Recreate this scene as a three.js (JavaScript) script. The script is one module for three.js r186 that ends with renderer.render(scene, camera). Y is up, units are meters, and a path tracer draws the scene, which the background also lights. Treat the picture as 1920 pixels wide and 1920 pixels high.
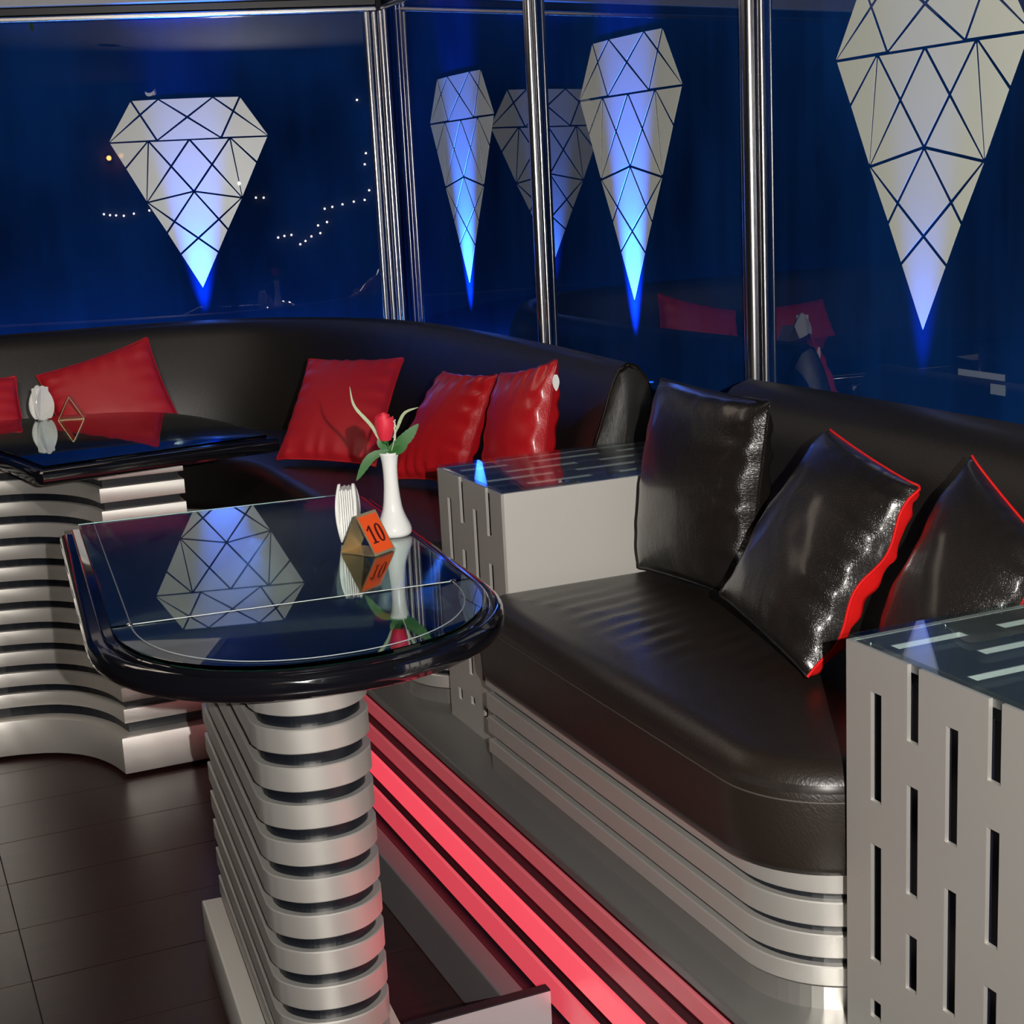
import * as THREE from 'three';
import { RoundedBoxGeometry } from 'three/addons/geometries/RoundedBoxGeometry.js';
import { mergeGeometries, toCreasedNormals } from 'three/addons/utils/BufferGeometryUtils.js';
import { RectAreaLightUniformsLib } from 'three/addons/lights/RectAreaLightUniformsLib.js';

RectAreaLightUniformsLib.init();
const R = THREE.MathUtils.degToRad;
const scene = new THREE.Scene();
scene.background = new THREE.Color(0x000000);

// ---------------------------------------------------------------- camera, lights, exposure
const camera = new THREE.PerspectiveCamera(37.22, 1, 0.05, 60);
camera.position.set(0, 1.7, 0);
camera.rotation.set(R(-12.22), R(-22.98), R(-2.935), 'YXZ');
const renderer = new THREE.WebGLRenderer({ antialias: true });
renderer.toneMapping = THREE.LinearToneMapping;
renderer.toneMappingExposure = 1.14;
renderer.shadowMap.enabled = true;

const KEY = 30, KEY_POS = [0.08, 1.80, 0.30];
const key = new THREE.SpotLight(0xfffaf3, KEY, 0, R(70), 0.4, 2);
key.position.set(...KEY_POS);
key.target.position.set(1.3, 0.9, -3);
scene.add(key, key.target);
key.castShadow = true; key.shadow.mapSize.set(2048, 2048); key.shadow.radius = 0.35; key.shadow.camera.near = 0.05;

const ACCENT_POS = [-0.25, 2.45, -0.9];                                 // added unseen spot that brightens the far table and sofa
const accent = new THREE.SpotLight(0xfff6ea, 9, 0, R(19), 0.7, 2);
accent.position.set(...ACCENT_POS); accent.target.position.set(0.4, 0.5, -4.6); accent.castShadow = true; accent.shadow.radius = 2; scene.add(accent, accent.target);
const fill = new THREE.RectAreaLight(0xffe8d2, 1.6, 2.0, 0.6);        // added unseen fill light over the far table
fill.position.set(-0.3, 2.735, -4.3); fill.lookAt(-0.3, 0, -4.3); scene.add(fill);

const LED_BLUE = new THREE.Color(0.015, 0.13, 1.0);
const RED_GLOW = new THREE.Color(1.0, 0.055, 0.1);

// ---------------------------------------------------------------- helpers
let seed = 7;
const rnd = () => { seed = (seed * 1664525 + 1013904223) >>> 0; return seed / 4294967296; };
const used = {};
function numbered(name) { const k = used[name] = (used[name] ?? -1) + 1; return k ? `${name}_${String(k).padStart(3, '0')}` : name; }
function mesh(name, geo, mat, parent, label) {
  const m = new THREE.Mesh(geo, mat); m.name = parent && parent !== scene ? name : numbered(name);
  if (parent && parent !== scene) { const same = parent.children.filter((c) => c.name.replace(/_\d{3}$/, '') === name).length; if (same) m.name = `${name}_${String(same).padStart(3, '0')}`; }
  m.castShadow = m.receiveShadow = true; (parent || scene).add(m); if (label) m.userData.label = label; return m;
}
function tag(o, label, category, group) { o.userData = { ...o.userData, label, category }; if (group) o.userData.group = group; return o; }
function thing(name, label, category, pos = [0, 0, 0], turn = 0, group) {
  const o = new THREE.Group(); o.name = numbered(name); o.position.set(...pos); o.rotation.y = turn; scene.add(o); return tag(o, label, category, group);
}
function struct(name, geo, mat) { const m = new THREE.Mesh(geo, mat); m.name = name; m.castShadow = m.receiveShadow = true; m.userData.kind = 'structure'; scene.add(m); return m; }
function structGroup(name, pos = [0, 0, 0], turn = 0) { const o = new THREE.Group(); o.name = name; o.position.set(...pos); o.rotation.y = turn; o.userData.kind = 'structure'; scene.add(o); return o; }
const bx = (w, h, d, x = 0, y = 0, z = 0, r = 0) => (r ? new RoundedBoxGeometry(w, h, d, 2, r) : new THREE.BoxGeometry(w, h, d)).translate(x, y, z);
const box6 = (x0, x1, y0, y1, z0, z1, r = 0) => bx(x1 - x0, y1 - y0, z1 - z0, (x0 + x1) / 2, (y0 + y1) / 2, (z0 + z1) / 2, r);
const cyl = (r0, r1, h, x = 0, y = 0, z = 0, n = 24) => new THREE.CylinderGeometry(r1, r0, h, n).translate(x, y + h / 2, z);
const merge = (a) => mergeGeometries(a.map((g) => { const q = g.index ? g.toNonIndexed() : g; for (const k of Object.keys(q.attributes)) if (!['position', 'normal', 'uv'].includes(k)) q.deleteAttribute(k); return q; }));
// a plan outline [x, z] raised from y0 to y1, edges bevelled by b
function plan(pts, y0, y1, b = 0, holes = [], seg = 2) {
  const s = new THREE.Shape(pts.map(([x, z]) => new THREE.Vector2(x, -z)));
  for (const h of holes) s.holes.push(new THREE.Path(h.map(([x, z]) => new THREE.Vector2(x, -z))));
  const g = new THREE.ExtrudeGeometry(s, { depth: y1 - y0 - 2 * b, bevelEnabled: b > 0, bevelThickness: b, bevelSize: b, bevelOffset: -b, bevelSegments: seg, curveSegments: 12, steps: 1 });
  return g.rotateX(-Math.PI / 2).translate(0, y0 + b, 0);
}
const smooth = (g, a = 0.6) => toCreasedNormals(g, a);
// closed Catmull-Rom or arc helpers for outlines
function arc(cx, cz, rx, rz, a0, a1, n) { const o = []; for (let i = 0; i <= n; i++) { const a = a0 + (a1 - a0) * i / n; o.push([cx + rx * Math.cos(a), cz + rz * Math.sin(a)]); } return o; }
function spline(pts, n) { return new THREE.CatmullRomCurve3(pts.map(([x, z]) => new THREE.Vector3(x, 0, z)), false, 'centripetal').getSpacedPoints(n).map((p) => [p.x, p.z]); }
function inset(pts, d) {   // shrink a closed outline (either winding) by d
  const n = pts.length; let A = 0; for (let i = 0; i < n; i++) { const [a, b] = pts[i], [c, e] = pts[(i + 1) % n]; A += a * e - c * b; }
  const s = A > 0 ? 1 : -1;
  return pts.map((p, i) => {
    const q = pts[(i + n - 1) % n], r = pts[(i + 1) % n];
    let d1 = [p[0] - q[0], p[1] - q[1]], d2 = [r[0] - p[0], r[1] - p[1]]; const l1 = Math.hypot(...d1) || 1, l2 = Math.hypot(...d2) || 1;
    const n1 = [-d1[1] / l1 * s, d1[0] / l1 * s], n2 = [-d2[1] / l2 * s, d2[0] / l2 * s];
    const k = 1 + n1[0] * n2[0] + n1[1] * n2[1]; const f = d / Math.max(k, 0.35);
    return [p[0] + (n1[0] + n2[0]) * f, p[1] + (n1[1] + n2[1]) * f];
  });
}
function tube(pts, r, n = 24, rs = 8, taper) {
  const c = new THREE.CatmullRomCurve3(pts.map((p) => new THREE.Vector3(...p)));
  const g = new THREE.TubeGeometry(c, n, r, rs, false);
  if (taper) { const P = g.attributes.position; for (let i = 0; i <= n; i++) { const q = c.getPointAt(i / n), k = taper(i / n); for (let j = 0; j <= rs; j++) { const t = i * (rs + 1) + j; P.setXYZ(t, q.x + (P.getX(t) - q.x) * k, q.y + (P.getY(t) - q.y) * k, q.z + (P.getZ(t) - q.z) * k); } } }
  g.computeVertexNormals(); return g;
}
function gridGeo(nu, nv, f, closeU = false) {   // f(u, v) -> [x, y, z], uv in u, v (0..1)
  const pos = [], uv = [], idx = [];
  for (let j = 0; j <= nv; j++) for (let i = 0; i <= nu; i++) { const p = f(i / nu, j / nv); pos.push(p[0], p[1], p[2]); uv.push(p[3] ?? i / nu, p[4] ?? j / nv); }
  for (let j = 0; j < nv; j++) for (let i = 0; i < nu; i++) { const a = j * (nu + 1) + i, b = a + 1, c = a + nu + 1, d = c + 1; idx.push(a, b, d, a, d, c); }
  const g = new THREE.BufferGeometry(); g.setAttribute('position', new THREE.Float32BufferAttribute(pos, 3)); g.setAttribute('uv', new THREE.Float32BufferAttribute(uv, 2)); g.setIndex(idx); g.computeVertexNormals(); return g;
}
// value noise
const perm = Array.from({ length: 512 }, () => rnd());
function vn(x, y) { const xi = Math.floor(x), yi = Math.floor(y), fx = x - xi, fy = y - yi, s = (t) => t * t * (3 - 2 * t); const h = (a, b) => perm[(((a % 61) + 61) % 61 * 7 + ((b % 67) + 67) % 67 * 13) % 512]; const u = s(fx), v = s(fy); return (h(xi, yi) * (1 - u) + h(xi + 1, yi) * u) * (1 - v) + (h(xi, yi + 1) * (1 - u) + h(xi + 1, yi + 1) * u) * v; }
const fbm = (x, y, o = 4) => { let a = 0, w = 0.5, t = 0; for (let i = 0; i < o; i++) { a += w * vn(x, y); t += w; x *= 2.03; y *= 2.03; w *= 0.5; } return a / t; };
function tex(n, m, f, srgb, rx = 1, ry = 1) {
  const d = new Uint8Array(n * m * 4); for (let j = 0; j < m; j++) for (let i = 0; i < n; i++) { const c = f(i / n, j / m); const k = (j * n + i) * 4; d[k] = c[0]; d[k + 1] = c[1]; d[k + 2] = c[2]; d[k + 3] = 255; }
  const t = new THREE.DataTexture(d, n, m); t.magFilter = THREE.LinearFilter; t.minFilter = THREE.LinearMipmapLinearFilter; t.generateMipmaps = true; t.wrapS = t.wrapT = THREE.RepeatWrapping; t.repeat.set(rx, ry); if (srgb) t.colorSpace = THREE.SRGBColorSpace; t.needsUpdate = true; return t;
}
const g1 = (v) => { v = Math.max(0, Math.min(255, v)); return [v, v, v]; };

// ---------------------------------------------------------------- materials
const lin = (r, g, b) => new THREE.Color().setRGB(r, g, b);
const std = (o) => new THREE.MeshStandardMaterial(o), phy = (o) => new THREE.MeshPhysicalMaterial(o);
const tGrain = tex(256, 256, (u, v) => g1(110 + 90 * (fbm(u * 61, v * 67, 2) - 0.5) + 120 * (vn(u * 122, v * 134) - 0.5)), false, 5, 5);
const tBrush = tex(256, 256, (u, v) => g1(120 + 40 * fbm(u * 30, v * 33, 3) + 30 * (fbm(u * 61, v * 67, 1) - 0.5)), false, 3, 3);
const tWrink = tex(512, 512, (u, v) => g1(128 + 60 * (fbm(u * 20, v * 7, 3) - 0.5) + 50 * (vn(u * 183, v * 201) - 0.5)), false, 2, 2);
const M = {
  silver: std({ color: lin(0.68, 0.66, 0.62), metalness: 0.72, roughness: 0.43 }),
  silverFlat: std({ color: lin(0.62, 0.6, 0.56), metalness: 0.35, roughness: 0.55 }),
  steel: std({ color: lin(0.3, 0.3, 0.29), metalness: 0.75, roughness: 0.38 }),
  curb: std({ color: lin(0.2, 0.21, 0.22), metalness: 0.4, roughness: 0.45 }),
  chrome: std({ color: lin(0.86, 0.86, 0.88), metalness: 1, roughness: 0.2 }),
  dark: std({ color: lin(0.008, 0.008, 0.011), roughness: 0.6 }),
  gap: std({ color: lin(0.004, 0.006, 0.01), roughness: 0.35 }),
  leather: phy({ color: lin(0.021, 0.0155, 0.0115), roughness: 0.42, bumpMap: tGrain, bumpScale: 0.0006, clearcoat: 0.25, clearcoatRoughness: 0.35 }),
  leatherSeat: phy({ color: lin(0.015, 0.0105, 0.0078), roughness: 0.4, bumpMap: tGrain, bumpScale: 0.0006, clearcoat: 0.3, clearcoatRoughness: 0.3 }),
  leatherBack: phy({ color: lin(0.009, 0.0075, 0.006), roughness: 0.45, bumpMap: tGrain, bumpScale: 0.0005, clearcoat: 0.2, clearcoatRoughness: 0.4 }),
  stitch: std({ color: lin(0.05, 0.04, 0.033), roughness: 0.6 }),
  red: phy({ color: lin(0.52, 0.008, 0.014), roughness: 0.32, clearcoat: 0.5, clearcoatRoughness: 0.18, bumpMap: tWrink, bumpScale: 0.002 }),
  redMatt: phy({ color: lin(0.5, 0.01, 0.02), roughness: 0.5, clearcoat: 0.15, clearcoatRoughness: 0.4 }),
  redSide: phy({ color: lin(0.75, 0.012, 0.012), roughness: 0.4, clearcoat: 0.3 }),
  vinyl: phy({ color: lin(0.011, 0.009, 0.0082), roughness: 0.3, clearcoat: 0.5, clearcoatRoughness: 0.16, bumpMap: tWrink, bumpScale: 0.0025 }),
  lacquer: phy({ color: lin(0.004, 0.004, 0.006), roughness: 0.12, clearcoat: 1, clearcoatRoughness: 0.04 }),
  under: phy({ color: lin(0.002, 0.006, 0.012), roughness: 0.3 }),
  glass: phy({ color: lin(0.9, 0.98, 0.96), transmission: 1, roughness: 0.0, ior: 1.7, thickness: 0.008, attenuationColor: lin(0.35, 0.75, 0.68), attenuationDistance: 0.06 }),
  glassClear: phy({ color: lin(0.92, 0.98, 0.97), transmission: 1, roughness: 0.0, ior: 1.5, thickness: 0 }),
  glassEdge: phy({ color: lin(0.6, 0.88, 0.82), roughness: 0.25, transmission: 0.2, thickness: 0 }),
  pane: phy({ color: lin(0.002, 0.011, 0.075), roughness: 0.0, ior: 1.7, clearcoat: 0.6, clearcoatRoughness: 0.0, map: null }),
  frost: phy({ color: lin(0.66, 0.69, 0.61), roughness: 0.32, clearcoat: 0.3, clearcoatRoughness: 0.0 }),
  lintel: std({ color: lin(0.55, 0.55, 0.57), roughness: 0.5 }),
  wall: std({ color: lin(0.02, 0.02, 0.025), roughness: 0.8 }),
  ceil: std({ color: lin(0.006, 0.006, 0.007), roughness: 0.8 }),
  china: phy({ color: lin(0.86, 0.86, 0.84), roughness: 0.15, clearcoat: 1, clearcoatRoughness: 0.05 }),
  paper: std({ color: lin(0.85, 0.85, 0.83), roughness: 0.9, side: THREE.DoubleSide }),
  gold: std({ color: lin(0.78, 0.62, 0.36), metalness: 0.8, roughness: 0.3 }),
  leaf: phy({ color: lin(0.035, 0.16, 0.03), roughness: 0.5, transmission: 0.2, thickness: 0, side: THREE.DoubleSide }),
  blade: phy({ color: lin(0.3, 0.38, 0.2), roughness: 0.5, side: THREE.DoubleSide }),
  rose: phy({ color: lin(0.72, 0.02, 0.05), roughness: 0.55, sheen: 0.5, sheenColor: lin(0.9, 0.2, 0.25), side: THREE.DoubleSide }),
  bud: std({ color: lin(0.8, 0.72, 0.6), roughness: 0.8 }),
};
const tPane = tex(512, 512, (u, v) => { const a = fbm(u * 3, v * 3, 4), b = fbm(u * 36, v * 6, 3), k = 0.05 + 1.35 * a * a * 1.4 + 0.35 * b; return [k * 50, k * 130, k * 170]; }, false);
M.pane.map = tPane; M.pane.color = lin(0.018, 0.062, 0.22);
const glow = (c, k) => std({ color: lin(0.02, 0.02, 0.02), emissive: c, emissiveIntensity: k, roughness: 0.4 });

// ---------------------------------------------------------------- the room
const CX = 2.05, CZ = -5.855, TH = R(-13);                    // room corner; the back wall is turned 13 degrees
const wd = [-Math.cos(R(13)), -Math.sin(R(13))], wn = [-Math.sin(R(13)), Math.cos(R(13))];
const wp = (t, o = 0) => [CX + wd[0] * t + wn[0] * o, CZ + wd[1] * t + wn[1] * o];
{
  // floor: boards running across, every one a mesh of its own
  const floor = structGroup('floor');
  mesh('subfloor', box6(-3.6, 2.2, -0.12, -0.012, -7.6, 2.2), M.dark, floor);
  const woods = [0, 1, 2].map((k) => {
    const t = tex(512, 128, (u, v) => { const q = fbm(u * 6 + k * 17, v * 61 + k * 5, 4), s = fbm(u * 22 + k * 3, v * 122, 2); const b = 0.45 + 0.75 * q * (0.6 + 0.6 * s); return [64 * b, 36 * b, 32 * b]; }, true, 0.8, 1.6);
    return phy({ map: t, color: lin(0.66, 0.56, 0.54), roughness: 0.32, clearcoat: 0.35, clearcoatRoughness: 0.35 });
  });
  const W = 0.275, geos = {};
  for (let i = 0; i < 27; i++) {
    const z = -7.45 + i * W; let x = -3.55;
    const cuts = [-2.22, -1.02, 0.18, 1.38, 2.14];
    for (const c of cuts) {
      const l = c - x; const key_ = l.toFixed(3); geos[key_] ??= bx(l - 0.003, 0.0118, W - 0.003, 0, 0, 0);
      const p = mesh('plank', geos[key_], woods[Math.floor(rnd() * 3)], floor); p.position.set((x + c) / 2, -0.006 - rnd() * 0.0006, z + W / 2); x = c;
    }
  }
  struct('ceiling', box6(-3.6, 2.2, 2.75, 2.85, -7.6, 2.2), M.ceil);
  struct('wall_right', box6(CX + 0.02, CX + 0.17, 0, 2.75, -6.1, 2.2), M.wall);
  struct('wall_left', box6(-3.6, -3.45, 0, 2.75, -7.6, 2.2), M.wall);
  struct('wall_front', box6(-3.6, 2.2, 0, 2.75, 2.05, 2.2), M.wall);
  const wb = structGroup('wall_back', [CX, 0, CZ], TH);
  mesh('backing', box6(-5.75, 0.2, 0, 2.75, -0.17, -0.02), M.wall, wb);
  const l1 = mesh('lintel', box6(-5.7, -0.02, 2.425, 2.75, -0.02, 0.05, 0.004), M.lintel, wb);
  // panes (local x along the wall, z out of the wall)
  const win = (n, x, z, turn, w, y0, y1) => { const g = structGroup('window_' + n, [x, 0, z], turn); mesh('pane', box6(-w / 2, w / 2, y0, y1, -0.02, 0), M.pane, g); return g; };
  const [bx0, bz0] = wp(1.0); win(1, bx0, bz0, TH, 1.98, 0.0, 2.375);
  const [bx1, bz1] = wp(3.0); win(2, bx1, bz1, TH, 1.98, 0.0, 2.375);
  const A = [[-5.85, -4.465], [-4.455, -3.21], [-3.2, -1.955], [-1.945, -0.7], [-0.69, 0.6]];
  A.forEach(([z0, z1], i) => win(3 + i, CX, (z0 + z1) / 2, -Math.PI / 2, z1 - z0, 0, 2.375));
  struct('trim_1', box6(CX - 0.03, CX + 0.02, 2.425, 2.75, -5.85, 2.0, 0.003), M.dark);      // dark fascia above the right-hand panes
  // chrome rails along the tops of the panes
  const r1 = structGroup('trim_2', [CX, 0, CZ], TH); mesh('rail', box6(-4.2, -0.03, 2.372, 2.392, -0.01, 0.03, 0.006), M.chrome, r1); mesh('rail', box6(-4.2, -0.03, 2.395, 2.424, -0.01, 0.02, 0.004), M.gap, r1);
  const r2 = structGroup('trim_3'); mesh('rail', box6(CX - 0.028, CX + 0.01, 2.372, 2.392, -5.83, 0.6, 0.006), M.chrome, r2); mesh('rail', box6(CX - 0.018, CX + 0.01, 2.395, 2.424, -5.83, 0.6, 0.004), M.gap, r2);
  // chrome mullions: three slim posts in the corner, double poles between the panes
  const pole = (n, x, z, parts) => { const g = structGroup('trim_' + n, [x, 0, z]); for (const [dx, dz, r] of parts) mesh('pole', cyl(r, r, 2.37, dx, 0.0, dz, 24), M.chrome, g); return g; };
  pole(4, CX, CZ, [[-0.075, 0.005, 0.013], [-0.045, 0.012, 0.012], [-0.03, 0.045, 0.012], [-0.03, 0.09, 0.009]]);
  pole(5, CX - 0.018, -4.46, [[0, 0, 0.017], [0.006, -0.034, 0.009], [0.008, 0.03, 0.008]]);
  pole(6, CX - 0.02, -3.205, [[0, 0, 0.019], [0.008, -0.04, 0.01], [0.01, 0.036, 0.009]]);
  pole(7, CX - 0.02, -1.95, [[0, 0, 0.019], [0.008, -0.04, 0.01], [0.01, 0.036, 0.009]]);
}

// ---------------------------------------------------------------- faceted diamonds on the panes, with their blue uplights
const facets = (() => {
  const T0 = [-0.2075, 2.079], p = [-0.103, 2.079], q = [0.103, 2.079], T3 = [0.2075, 2.079], W0 = [-0.304, 1.924], W3 = [0.304, 1.924], a = [-0.121, 1.924], b = [0.121, 1.924];
  const m1 = [-0.155, 1.924], m2 = [0, 1.924], m3 = [0.155, 1.924], L = [-0.1826, 1.694], Rr = [0.1826, 1.694], c = [0, 1.727], tip = [0, 1.348];
  const s1 = [-0.2515, 1.8245], s2 = [0.2515, 1.8245], k1 = [-0.1187, 1.573], k2 = [0.1187, 1.573], j1 = [-0.0744, 1.489], j2 = [0.0744, 1.489];
  const side = (P, A, B) => (B[0] - A[0]) * (P[1] - A[1]) - (B[1] - A[1]) * (P[0] - A[0]);
  function cut(polys, A, B) {
    const out = [];
    for (const poly of polys) {
      const l = [], r = []; let hasL = false, hasR = false; const n = poly.length;
      for (let i = 0; i < n; i++) {
        const P = poly[i], Q = poly[(i + 1) % n], d = side(P, A, B), e = side(Q, A, B), E = 1e-6;
        if (d >= -E) l.push(P); if (d <= E) r.push(P); if (d > E) hasL = true; if (d < -E) hasR = true;
        if ((d > E && e < -E) || (d < -E && e > E)) { const t = d / (d - e), X = [P[0] + (Q[0] - P[0]) * t, P[1] + (Q[1] - P[1]) * t]; l.push(X); r.push(X); }
      }
      if (hasL && hasR) out.push(l, r); else out.push(poly);
    }
    return out;
  }
  let A = [[W0, W3, T3, T0]]; for (const [x, y] of [[T0, a], [W0, p], [p, b], [q, a], [q, W3], [T3, b]]) A = cut(A, x, y);
  let B = [[W0, L, c, Rr, W3]]; for (const [x, y] of [[m1, c], [m3, c], [m1, s1], [m1, L], [m2, L], [m2, Rr], [m3, Rr], [m3, s2]]) B = cut(B, x, y);
  let C = [[L, tip, Rr, c]]; for (const [x, y] of [[c, k1], [c, k2], [L, j2], [Rr, j1]]) C = cut(C, x, y);
  const res = [];
  for (const poly of [...A, ...B, ...C]) {
    let Ar = 0; poly.forEach((P, i) => { const Q = poly[(i + 1) % poly.length]; Ar += P[0] * Q[1] - P[1] * Q[0]; });
    if (Math.abs(Ar) < 4e-4) continue;
    const clean = poly.filter((P, i) => { const Q = poly[(i + 1) % poly.length]; return Math.hypot(P[0] - Q[0], P[1] - Q[1]) > 1e-4; });
    const s = new THREE.Shape(inset(clean, 0.0038).map((P) => new THREE.Vector2(...P)));
    res.push(new THREE.ExtrudeGeometry(s, { depth: 0.0008, bevelEnabled: false }));
  }
  return res;
})();
function diamond(x, z, turn, label, uplabel, power) {
  const g = thing('diamond_panel', label, 'wall decoration', [x, 0, z], turn, 'faceted diamonds on the dark panes');
  facets.forEach((f) => mesh('facet', f, M.frost, g));
  const n = new THREE.Vector3(0, 0, 1).applyAxisAngle(new THREE.Vector3(0, 1, 0), turn), o = 0.042;
  const u = thing('uplight', uplabel, 'light', [x, 0, z], turn, 'blue uplights under the diamonds');
  mesh('housing', merge([cyl(0.012, 0.013, 0.05, 0, 1.065, o), box6(-0.006, 0.006, 1.075, 1.095, 0, o)]), M.dark, u);
  mesh('lens', cyl(0.01, 0.01, 0.002, 0, 1.115, o), glow(LED_BLUE, 6 * Math.min(1, power)), u);
  const s = new THREE.SpotLight(LED_BLUE, 29 * power, 0, R(12.5), 1, 2);
  s.position.set(x + n.x * o, 1.122, z + n.z * o); s.target.position.set(x + n.x * 0.004, 2.0, z + n.z * 0.004); s.castShadow = true; s.shadow.radius = 0.5; scene.add(s, s.target);
}
{
  const [x, z] = wp(0.784); diamond(x, z, TH, 'frosted white faceted diamond facing the room on the wide left-hand pane', 'small blue uplight under the diamond of the wide left-hand pane', 0.9);
  diamond(CX, -5.115, -Math.PI / 2, 'narrowest blue-lit diamond, on the pane just right of the corner posts', 'small blue uplight under the narrowest diamond by the corner posts', 1.6);
  diamond(CX, -3.862, -Math.PI / 2, 'tall blue-lit diamond on the pane between the two chrome poles', 'small blue uplight under the diamond between the two chrome poles', 1.6);
  diamond(CX, -2.585, -Math.PI / 2, 'large cream diamond over the right-hand sofa, cut by the picture edge', 'faint blue uplight under the large cream diamond', 0.12);
  // blue light tape behind the sofa back along the left-hand pane
  const [sx, sz] = wp(1.35, 0.03);
  const t = thing('light_tape', 'blue light tape along the foot of the left-hand pane, behind the sofa back', 'light', [sx, 0, sz], TH);
  mesh('tape', box6(-1.2, 1.2, 0.96, 0.966, -0.012, 0.012), glow(LED_BLUE, 1.2), t);
  mesh('channel', box6(-1.2, 1.2, 0.93, 0.96, -0.03, 0.02), M.dark, t);
  const a = new THREE.RectAreaLight(new THREE.Color(0.1, 0.32, 1), 60, 2.4, 0.03); a.position.set(sx, 0.97, sz); a.rotation.set(Math.PI / 2, TH, 0, 'YXZ'); scene.add(a);
}

// ---------------------------------------------------------------- raised platform with red light bars
{
  const g = thing('platform', 'raised sofa platform with a grey metal ledge and glowing red front bars', 'platform');
  const front = [[1.115, -1.0], [1.115, -4.62], [1.06, -4.9], [0.9, -5.08], [-1.4, -5.16]];
  const back = [[-1.4, -6.5], [1.0, -6.02], [1.98, -5.78], [2.03, -5.6], [2.03, -1.0]];
  const outline = [...front, ...back];
  mesh('ledge', plan(outline, 0.405, 0.425, 0.003), M.steel, g);
  mesh('core', plan(inset(outline, 0.05), 0.0, 0.405), M.dark, g);
  const ys = [[0.35, 0.389], [0.269, 0.315], [0.173, 0.236], [0.073, 0.137]], ks = [0.2, 0.24, 0.72, 0.5];
  ys.forEach(([a, b], i) => mesh('light_bar', box6(1.118, 1.127, a, b, -4.6, -1.0, 0.003), std({ color: lin(0.35, 0.15, 0.16), emissive: RED_GLOW, emissiveIntensity: ks[i], roughness: 0.35 }), g));
  mesh('kick_strip', box6(1.1, 1.15, 0.0, 0.06, -4.6, -1.0), M.gap, g);
  ys.forEach(([a, b], i) => { const l = new THREE.RectAreaLight(RED_GLOW, ks[i] * 0.7, 3.5, (b - a) * 0.8); l.position.set(1.1165, (a + b) / 2, -2.8); l.lookAt(-5, (a + b) / 2, -2.8); scene.add(l); });
  const c = thing('floor_curb', 'low grey metal curb along the floor in front of the red bars', 'curb', [1.03, 0, -3.5]);
  mesh('curb_body', box6(-0.025, 0.025, 0, 0.128, -1.0, 0.965, 0.004), M.curb, c);
  const e = thing('end_plate', 'upright polished metal plate closing the near end of the floor curb', 'plate', [0.95, 0, -2.52]);
  mesh('plate', box6(-0.155, 0.145, 0, 0.134, -0.004, 0.008), std({ color: lin(0.72, 0.72, 0.74), metalness: 0.6, roughness: 0.32 }), e); mesh('top_edge', box6(-0.155, 0.145, 0.134, 0.1375, -0.016, 0.008), M.dark, e);
}

// ---------------------------------------------------------------- sofas
const bands = [[0.466, 0.499], [0.513, 0.552], [0.566, 0.606], [0.62, 0.662]];
function slatBase(g, outline, deep) {
  mesh('kick_plate', plan(inset(outline, 0.004), 0.425, 0.463, 0), M.steelKick ??= std({ color: lin(0.55, 0.53, 0.5), metalness: 0.85, roughness: 0.28 }), g, 'polished kick plate');
  for (const [a, b] of bands) mesh('slat', smooth(plan(outline, a, b, 0.002, [], 1), 0.35), M.silver, g);
  mesh('core', plan(inset(outline, deep), 0.463, 0.66), M.gap, g);
}
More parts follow.
